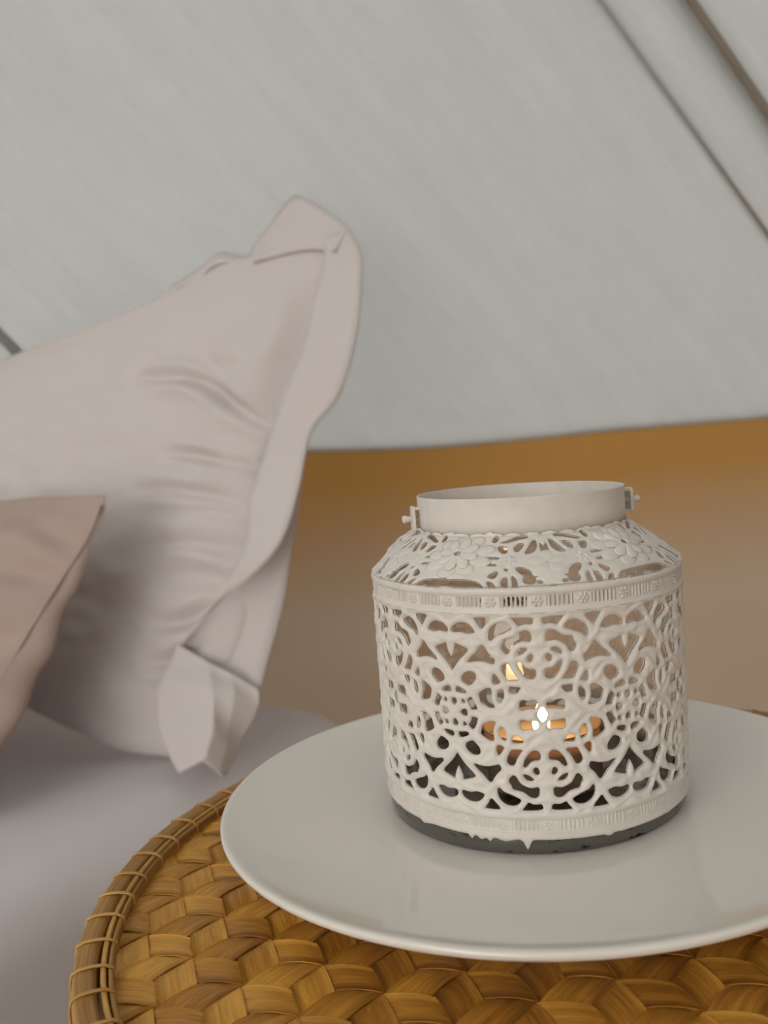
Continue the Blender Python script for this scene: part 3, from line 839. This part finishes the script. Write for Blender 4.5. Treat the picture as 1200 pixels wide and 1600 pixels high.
def perforated(name, sd, outer, inner, mat, parent):
    """closed sheet round the lantern: sd[i, j] on a grid, i round the axis (wraps), j along it.
    outer / inner map float arrays (i, j, sd) to points. Cells are cut along sd = 0."""
    ni, nj = sd.shape
    vid = -np.ones((ni, nj), int)
    sol = sd > 0
    # grid vertices
    I, J = np.nonzero(sol)
    vid[I, J] = np.arange(len(I))
    VI, VJ, VS = list(I.astype(float)), list(J.astype(float)), list(sd[I, J])
    i0 = np.arange(ni)[:, None]; j0 = np.arange(nj - 1)[None]
    i1 = (i0 + 1) % ni
    cnt = sol[i0, j0].astype(int) + sol[i1, j0] + sol[i1, j0 + 1] + sol[i0, j0 + 1]
    faces = []
    A, B = np.nonzero(cnt == 4)
    A1 = (A + 1) % ni
    faces += list(zip(vid[A, B], vid[A1, B], vid[A1, B + 1], vid[A, B + 1]))
    rims = []
    # open ends along j
    for j in (0, nj - 1):
        for i in range(ni):
            k = (i + 1) % ni
            if sol[i, j] and sol[k, j]: rims.append((vid[i, j], vid[k, j]) if j == 0 else (vid[k, j], vid[i, j]))
    cut = {}
    def edge(a, b):
        key = (a, b) if a < b else (b, a)
        if key not in cut:
            (ia, ja), (ib, jb) = a, b
            sa, sb = sd[ia % ni, ja], sd[ib % ni, jb]
            t = sa / (sa - sb)
            t = min(0.95, max(0.05, t))
            cut[key] = len(VI)
            VI.append(ia + (ib - ia) * t); VJ.append(ja + (jb - ja) * t); VS.append(0.0)
        return cut[key]
    A, B = np.nonzero((cnt > 0) & (cnt < 4))
    for i, j in zip(A.tolist(), B.tolist()):
        cs = [(i, j), (i + 1, j), (i + 1, j + 1), (i, j + 1)]
        s = [sol[c[0] % ni, c[1]] for c in cs]
        poly, kind = [], []
        for q in range(4):
            c, d = cs[q], cs[(q + 1) % 4]
            if s[q]: poly.append(vid[c[0] % ni, c[1]]); kind.append(0)
            if s[q] != s[(q + 1) % 4]:
                # wrap-safe key: the cell at the wrap uses index ni for its far side
                cc = (c[0] % ni, c[1]); dd = (d[0] % ni, d[1])
                key = tuple(sorted((cc, dd)))
                if key not in cut:
                    sa, sb = sd[cc], sd[dd]
                    t = min(0.95, max(0.05, sa / (sa - sb)))
                    cut[key] = len(VI)
                    VI.append(c[0] + (d[0] - c[0]) * t); VJ.append(c[1] + (d[1] - c[1]) * t); VS.append(0.0)
                poly.append(cut[key]); kind.append(1 if s[q] else 2)      # 1: leaving solid, 2: entering
        faces.append(tuple(poly))
        n = len(poly)
        for q in range(n):
            if kind[q] == 1 and kind[(q + 1) % n] == 2: rims.append((poly[q], poly[(q + 1) % n]))
        jb = j if j == 0 else (j + 1 if j + 1 == nj - 1 else None)
        if jb is not None:
            ed = [p for p in poly if abs(VJ[p] - jb) < 1e-9]
            if len(ed) == 2: rims.append((ed[0], ed[1]))
    VI, VJ, VS = np.array(VI), np.array(VJ), np.array(VS)
    po, pi = outer(VI, VJ, VS), inner(VI, VJ, VS)
    nvt = len(VI)
    fa = faces + [tuple(int(x) + nvt for x in q[::-1]) for q in faces]
    fa += [(a, b, b + nvt, a + nvt) for a, b in rims]
    return mesh_obj(name, np.vstack([po, pi]), [tuple(int(x) for x in q) for q in fa], mat, parent)

def cylp(th, r, z):
    return metal(np.stack([r * np.sin(th), -r * np.cos(th), z], -1))

# openwork panel: twelve mirrored quarters, each drawn once
Q = math.pi                                   # quarter width in cm on a 6 cm radius
ZM, HALF = 5.055, 3.45
holes = [chaikin(h, 2) for h in PANEL_HOLES]
def ring_hole(r0, r1, a0, a1, n=7):
    o = [(Q - r1 * math.cos(R(a0 + (a1 - a0) * k / n)), r1 * math.sin(R(a0 + (a1 - a0) * k / n))) for k in range(n + 1)]
    i = [(Q - r0 * math.cos(R(a1 + (a0 - a1) * k / n)), r0 * math.sin(R(a1 + (a0 - a1) * k / n))) for k in range(n + 1)]
    return chaikin(o + i, 1)
holes.append(ring_hole(0.66, 0.90, 9, 42))
holes.append(chaikin([(Q - 0.10, 0.50), (Q + 0.1, 0.50), (Q + 0.13, 0.36), (Q, 0.20), (Q - 0.13, 0.36)], 1))
holes.append(chaikin([(Q - 0.50, 0.12), (Q - 0.50, -0.12), (Q - 0.36, -0.14), (Q - 0.18, 0), (Q - 0.36, 0.14)], 1))
holes.append(chaikin([(Q - 0.42, 0.47), (Q - 0.30, 0.50), (Q - 0.27, 0.36), (Q - 0.37, 0.30), (Q - 0.46, 0.36)], 1))
holes.append(chaikin([(-0.02, 0.31), (0.10, 0.20), (0.19, 0.02), (0.19, -0.02), (0.10, -0.2), (-0.02, -0.31), (-0.19, 0)], 1))
NI, NJ = 12 * 72, 158
TA = R(-4.95)
xs = (np.arange(NI) / NI * 2 * math.pi)
fold = np.abs(((xs / R(30)) + 1) % 2 - 1) * Q          # 0 at a bay's middle, Q between bays
ys = np.linspace(-HALF - 0.06, HALF + 0.06, NJ)
X, Y = np.meshgrid(fold, np.abs(ys), indexing='ij')
# draw on one quarter with a fine grid of its own resolution
sdq = sheet_sd(holes, X[:73], Y[:73])
idx = np.abs((np.arange(NI) + 72) % 144 - 72)
SDP = sdq[idx]
def p_out(i, j, s):
    th = i / NI * 2 * math.pi + TA
    z = np.interp(j, np.arange(NJ), ys) + ZM
    k = np.clip(s / 0.15, 0, 1)
    r = 5.955 + 0.015 * (z - ZM) / 3.5 + 0.11 * np.sqrt(1 - (1 - k) ** 2) - 0.06
    # veins pressed into the broader places
    r = r + 0.03 * np.clip((s - 0.10) / 0.08, 0, 1) * np.sin(np.abs(j - NJ / 2) * 0.55 + 3 * np.cos(i / 72 * math.pi * 4))
    return cylp(th, r, z)
def p_in(i, j, s):
    th = i / NI * 2 * math.pi + TA
    z = np.interp(j, np.arange(NJ), ys) + ZM
    return cylp(th, np.full_like(z, 5.83), z)
perforated('openwork_panel', SDP, p_out, p_in, MT['paint'], lan)

# bands with pressed rods and rosettes
def band(name, z0, z1, rbase, amp, seed):
    nt_, h = 1440, z1 - z0
    zz = np.concatenate([np.linspace(0, 0.24, 9), np.linspace(0.27, 0.73, 13), np.linspace(0.76, 1, 9)])
    th = np.arange(nt_) / nt_ * 360.0
    a = ((th + 7.5) % 15) - 7.5
    Ag, Zg = np.meshgrid(a, zz, indexing='ij')
    r = np.full(Ag.shape, rbase)
    groove = np.zeros(Ag.shape)
    ridge = lambda c, w: np.sqrt(np.clip(1 - ((Zg - c) / w) ** 2, 0, 1))
    r += 0.085 * ridge(0.88, 0.12) + 0.07 * ridge(0.1, 0.11) + 0.03 * ridge(0.76, 0.05) + 0.03 * ridge(0.24, 0.05)
    field = np.clip((Zg - 0.3) / 0.05, 0, 1) * np.clip((0.71 - Zg) / 0.05, 0, 1)
    rods = (np.abs(Ag) > 3.1)
    ph = ((np.abs(Ag) - 3.1) / 1.47) % 1.0
    rod = np.exp(-((ph - 0.5) / 0.24) ** 2)
    r += amp * field * rods * (rod * 0.10 - 0.06)
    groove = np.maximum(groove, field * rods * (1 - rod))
    px, pz = Ag * rbase * math.pi / 180, (Zg - 0.505) * h
    rad, ang = np.hypot(px, pz), np.arctan2(pz, px)
    ros = np.exp(-((rad - 0.125) / 0.055) ** 2) * (0.5 + 0.5 * np.cos(6 * ang)) + np.exp(-(rad / 0.04) ** 2)
    r += amp * np.where(rods, 0, ros * 0.085)
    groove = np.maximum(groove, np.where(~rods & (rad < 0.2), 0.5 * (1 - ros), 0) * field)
    drip = np.zeros(Ag.shape)
    if seed == 2:                                 # runs of paint over the glass foot
        d = np.array([0.035 * max(0.0, noise.noise(Vector((t * 0.22, 3.0, 1.0)))) + 0.05 * max(0.0, noise.noise(Vector((t * 0.9, 7.0, 1.0))) - 0.25) for t in th])
        for c, w, a_ in ((357.5, 1.1, 0.34), (345.0, 0.9, 0.13), (342.0, 1.2, 0.10), (338.5, 0.8, 0.12), (350.0, 2.0, 0.08), (25.0, 1.4, 0.07), (318.0, 1.6, 0.08)):
            dd = np.abs((th - c + 184.8) % 360 - 180)
            d += a_ * np.exp(-(dd / w) ** 2)
        drip = d[:, None] * np.clip(1 - Zg / 0.2, 0, 1)
        r += 0.02 * (drip > 0.03)
    P = np.stack([r * np.sin(np.radians(th - 4.8))[:, None], -r * np.cos(np.radians(th - 4.8))[:, None], np.broadcast_to(z0 + zz * h, r.shape) - drip], -1)
    nz = len(zz)
    inn = np.stack([np.stack([(rbase - 0.13) * np.sin(np.radians(th - 4.8)), -(rbase - 0.13) * np.cos(np.radians(th - 4.8)), np.full(nt_, z)], -1) for z in (z1, z0)], 1)
    P = np.concatenate([P, inn], 1)
    m = nz + 2
    v = metal(P.reshape(-1, 3))
    i = np.arange(nt_)[:, None]; j = np.arange(m)[None]
    i1, j1 = (i + 1) % nt_, (j + 1) % m
    f = np.stack(np.broadcast_arrays(i * m + j, i1 * m + j, i1 * m + j1, i * m + j1), -1).reshape(-1, 4)
    o = mesh_obj(name, v, f.tolist(), MT['paint'], lan)
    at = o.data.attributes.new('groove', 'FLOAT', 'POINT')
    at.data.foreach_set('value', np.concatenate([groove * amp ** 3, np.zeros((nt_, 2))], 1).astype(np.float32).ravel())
    return o
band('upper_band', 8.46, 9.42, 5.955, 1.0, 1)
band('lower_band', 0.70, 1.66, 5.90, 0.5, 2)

# shoulder filigree: five mirrored bays on the sloping cone
NB2 = 5
SLANT = 2.38
sh = []
for h in SHOULDER_HOLES:
    hp = np.array([(u * Q, vv * SLANT) for u, vv in h])
    hp = hp.mean(0) + (hp - hp.mean(0)) * 1.10
    sh.append(chaikin(hp, 2))
for h in ([(0.66, 0.90), (0.80, 0.84), (1.05, 0.84), (1.05, 0.985), (0.66, 0.985)], [(0.14, 0.80), (0.22, 0.74), (0.28, 0.84), (0.25, 0.96), (0.16, 0.97)], [(0.55, -0.02), (0.62, -0.03), (0.66, 0.10), (0.58, 0.14)]):
    sh.append(chaikin([(u * Q, vv * SLANT) for u, vv in h], 2))
NI2, NJ2 = NB2 * 2 * 90, 66
vs_ = np.linspace(-0.13, 1.0, NJ2)
f2 = np.abs((np.arange(NI2) + 90) % 180 - 90) / 90.0
X2, Y2 = np.meshgrid(f2[:91] * Q, vs_ * SLANT, indexing='ij')
sd2 = sheet_sd(sh, X2, Y2)
topl = -0.05 - 0.11 * np.abs(np.sin(f2[:91] * math.pi * 4)) ** 0.7 - 0.10 * np.exp(-((f2[:91] - 0.72) / 0.06) ** 2)
sd2 = np.minimum(sd2, (vs_[None] * SLANT - topl[:, None]) * 0.9)
SD2 = sd2[np.abs((np.arange(NI2) + 90) % 180 - 90)]
TB = R(0.8)
def cone(vv, off):
    r = np.where(vv < 0, 4.09, 4.09 + 1.88 * vv - 0.10 * vv * (vv - 1) * 2) + off * 0.61
    z = np.where(vv < 0, 10.9 - vv * 2.2, 10.9 - 1.47 * vv) + off * np.where(vv < 0, 0, 0.79)
    return r, z
def s_out(i, j, s):
    vv = np.interp(j, np.arange(NJ2), vs_)
    r, z = cone(vv, 0.045 * np.sqrt(1 - (1 - np.clip(s / 0.08, 0, 1)) ** 2) + 0.02)
    return cylp(i / NI2 * 2 * math.pi + TB, r, z)
def s_in(i, j, s):
    vv = np.interp(j, np.arange(NJ2), vs_)
    r, z = cone(vv, -0.03 * np.ones_like(vv))
    return cylp(i / NI2 * 2 * math.pi + TB, r, z)
perforated('shoulder', SD2, s_out, s_in, MT['paint'], lan)

# stamped flowers over the shoulder
def blossom(name, th0, v0, pet, rin, rout, lift, hole, parent, rot=0.0, sx=1.0, dome=0.05):
    nphi, nr = 20 * pet, 9
    v, f, g = [], [], []
    for i in range(nphi):
        a = 2 * math.pi * i / nphi
        lobe = abs(math.sin(pet * a / 2)) ** 0.55
        Rm = rin + (rout - rin) * lobe * (1 + 0.13 * math.sin(2.3 * a + rot * 7))
        for j in range(nr):
            s = j / (nr - 1)
            rr = hole + (Rm - hole) * s
            hgt = lift + dome * math.exp(-((rr - hole * 1.5) / (hole * 0.6)) ** 2) + 0.035 * math.sin(math.pi * s) * lobe - 0.015 * s ** 3
            x, y = rr * math.cos(a + rot) * sx, rr * math.sin(a + rot)
            vv = v0 + y / SLANT
            for top in (1, 0):
                r, z = cone(np.array(vv), hgt if top else hgt - 0.05)
                v.append((th0 + x / (4.09 + 1.88 * v0), float(r), float(z)))
    V = np.array(v)
    P = cylp(V[:, 0], V[:, 1], V[:, 2])
    k = nr * 2
    for i in range(nphi):
        a, b = i * k, ((i + 1) % nphi) * k
        for j in range(nr - 1):
            f.append((a + 2 * j, b + 2 * j, b + 2 * j + 2, a + 2 * j + 2)[::-1])
            f.append((a + 2 * j + 1, b + 2 * j + 1, b + 2 * j + 3, a + 2 * j + 3))
        e = 2 * (nr - 1)
        f.append((a + e, b + e, b + e + 1, a + e + 1)[::-1]); f.append((a, b, b + 1, a + 1))
    return mesh_obj(name, P, f, MT['paint'], parent)
for k in range(NB2):
    th = TB + R(36 + 72 * k)
    fl_ = blossom('flower', th, 0.40, 9, 0.60, 1.05, 0.10, 0.10, lan, 0.2 + k, 1.25)
    blossom('petal_layer', th, 0.40, 8, 0.40, 0.74, 0.18, 0.10, fl_, 0.5 + k, 1.1, 0.07)
    blossom('leaf_cluster', TB + R(72 * k), 0.56, 5, 0.30, 0.60, 0.07, 0.05, lan, 0.3 + k, 1.2, 0.02)
    for s in (-1, 1):
        blossom('small_flower', TB + R(72 * k + 14.5 * s), 0.50, 6, 0.22, 0.34, 0.05, 0.07, lan, 1.0 + s, 1.0, 0.03)

# collar
col = [(4.036, 10.86), (4.036, 11.5), (4.03, 12.2), (4.045, 12.25), (4.03, 12.285), (3.985, 12.285), (3.96, 12.24), (3.955, 11.5), (3.955, 10.86)]
vv, ff = lathe(col, 128)
mesh_obj('collar', metal(vv), ff, MT['paint'], lan)

# pivot lugs with their pins
def lug(th, rt, zc):
    c, s = math.cos(th), math.sin(th)
    def place(P):                                   # local: x radial, y tangential, z up
        P = np.asarray(P, float)
        return metal(np.stack([P[:, 0] * s - P[:, 1] * -c * -1 * 0 + P[:, 1] * c, -P[:, 0] * c + P[:, 1] * s, P[:, 2]], -1))
    mb = MB()
    # rounded tab
    out = []
    for cx, cz, a0 in ((0.2, 0.32, 0), (-0.2, 0.32, 90), (-0.2, -0.32, 180), (0.2, -0.32, 270)):
        for q in range(5):
            a = R(a0 + 22.5 * q)
            out.append((cx + 0.13 * math.cos(a), cz + 0.17 * math.sin(a)))
    n = len(out)
    pts = [(rt - 0.055, y, zc + z) for y, z in out] + [(rt + 0.055, y, zc + z) for y, z in out]
    mb.add(place(pts), [tuple(range(n)), tuple(range(n, 2 * n))[::-1]] + [(i, n + i, n + (i + 1) % n, (i + 1) % n) for i in range(n)])
    for z in (0.40, -0.40):
        v, f = box((rt + 4.02) / 2, 0, zc + z, rt - 4.02, 0.5, 0.09)
        mb.add(place(v), f)
    L = mb.build('pivot_lug', MT['paint'], lan, smooth=False)
    v, f = tube([(4.05, 0, zc), (rt + 0.2, 0, zc), (rt + 0.36, 0, zc), (rt + 0.42, 0, zc)], [0.10, 0.12, 0.155, 0.11], 14)
    mesh_obj('pin', place([tuple(q) for q in v]), f, MT['paint'], L)
lug(R(-84), 4.27, 11.45)
lug(R(97), 4.52, 11.55)

# glass jar inside the sleeve, on its thick foot
jar = [(0.001, 0.42), (4.9, 0.42), (5.3, 0.55), (5.42, 0.9), (5.45, 5.0), (5.45, 8.9), (5.2, 9.6), (4.4, 10.5), (3.85, 10.9), (3.82, 11.2)]
mesh_obj('glass_jar', *lathe(cm(jar), 128, False), MT['glass'], lan)
ft = [(0.001, 0.0), (5.2, 0.0), (5.6, 0.02), (5.78, 0.10), (5.846, 0.25), (5.846, 0.62), (5.80, 0.80), (5.70, 0.86), (5.45, 0.80), (5.2, 0.45), (4.6, 0.38), (0.001, 0.36)]
mesh_obj('glass_foot', *lathe(cm(ft), 128, False), MT['baseglass'], lan)

# ------------------------------------------------------------------ candle
can = empty('tealight_candle', (LX + 0.0045, LY, LZ + 0.0043))
tag(can, 'burning cream candle in a small cup inside the lantern', 'candle')
z0c = 0.43
cup = [(0.001, 0.0), (2.15, 0.0), (2.25, 0.06), (2.3, 0.2), (2.36, 2.30), (2.40, 2.36), (2.36, 2.40), (2.31, 2.34), (2.24, 0.25), (2.1, 0.1), (0.001, 0.08)]
mesh_obj('cup', *lathe(cm(cup), 64, False), MT['cup'], can)
wax = [(0.001, 0.10), (2.05, 0.11), (2.18, 0.26), (2.24, 1.78), (2.20, 1.80), (2.0, 1.74), (1.2, 1.70), (0.001, 1.70)]
mesh_obj('wax', *lathe(cm(wax), 64, False), MT['wax'], can)
mb = MB().add(*tube([(0, 0, 0.0165), (0.0002, 0, 0.0185), (0.0007, 0, 0.0205)], [0.0008, 0.0008, 0.0006], 8))
mb.build('wick', MT['wick'], can)
fp = [(0.0005, 0.0188), (0.0022, 0.0198), (0.0033, 0.0215), (0.0036, 0.0235), (0.0032, 0.0258), (0.0022, 0.0285), (0.0011, 0.0308), (0.0002, 0.0325)]
vv, ff = lathe(smooth_line([(*q, 0) for q in fp], 24)[:, :2], 24, False)
mesh_obj('flame', vv, ff, MT['flame'], can)
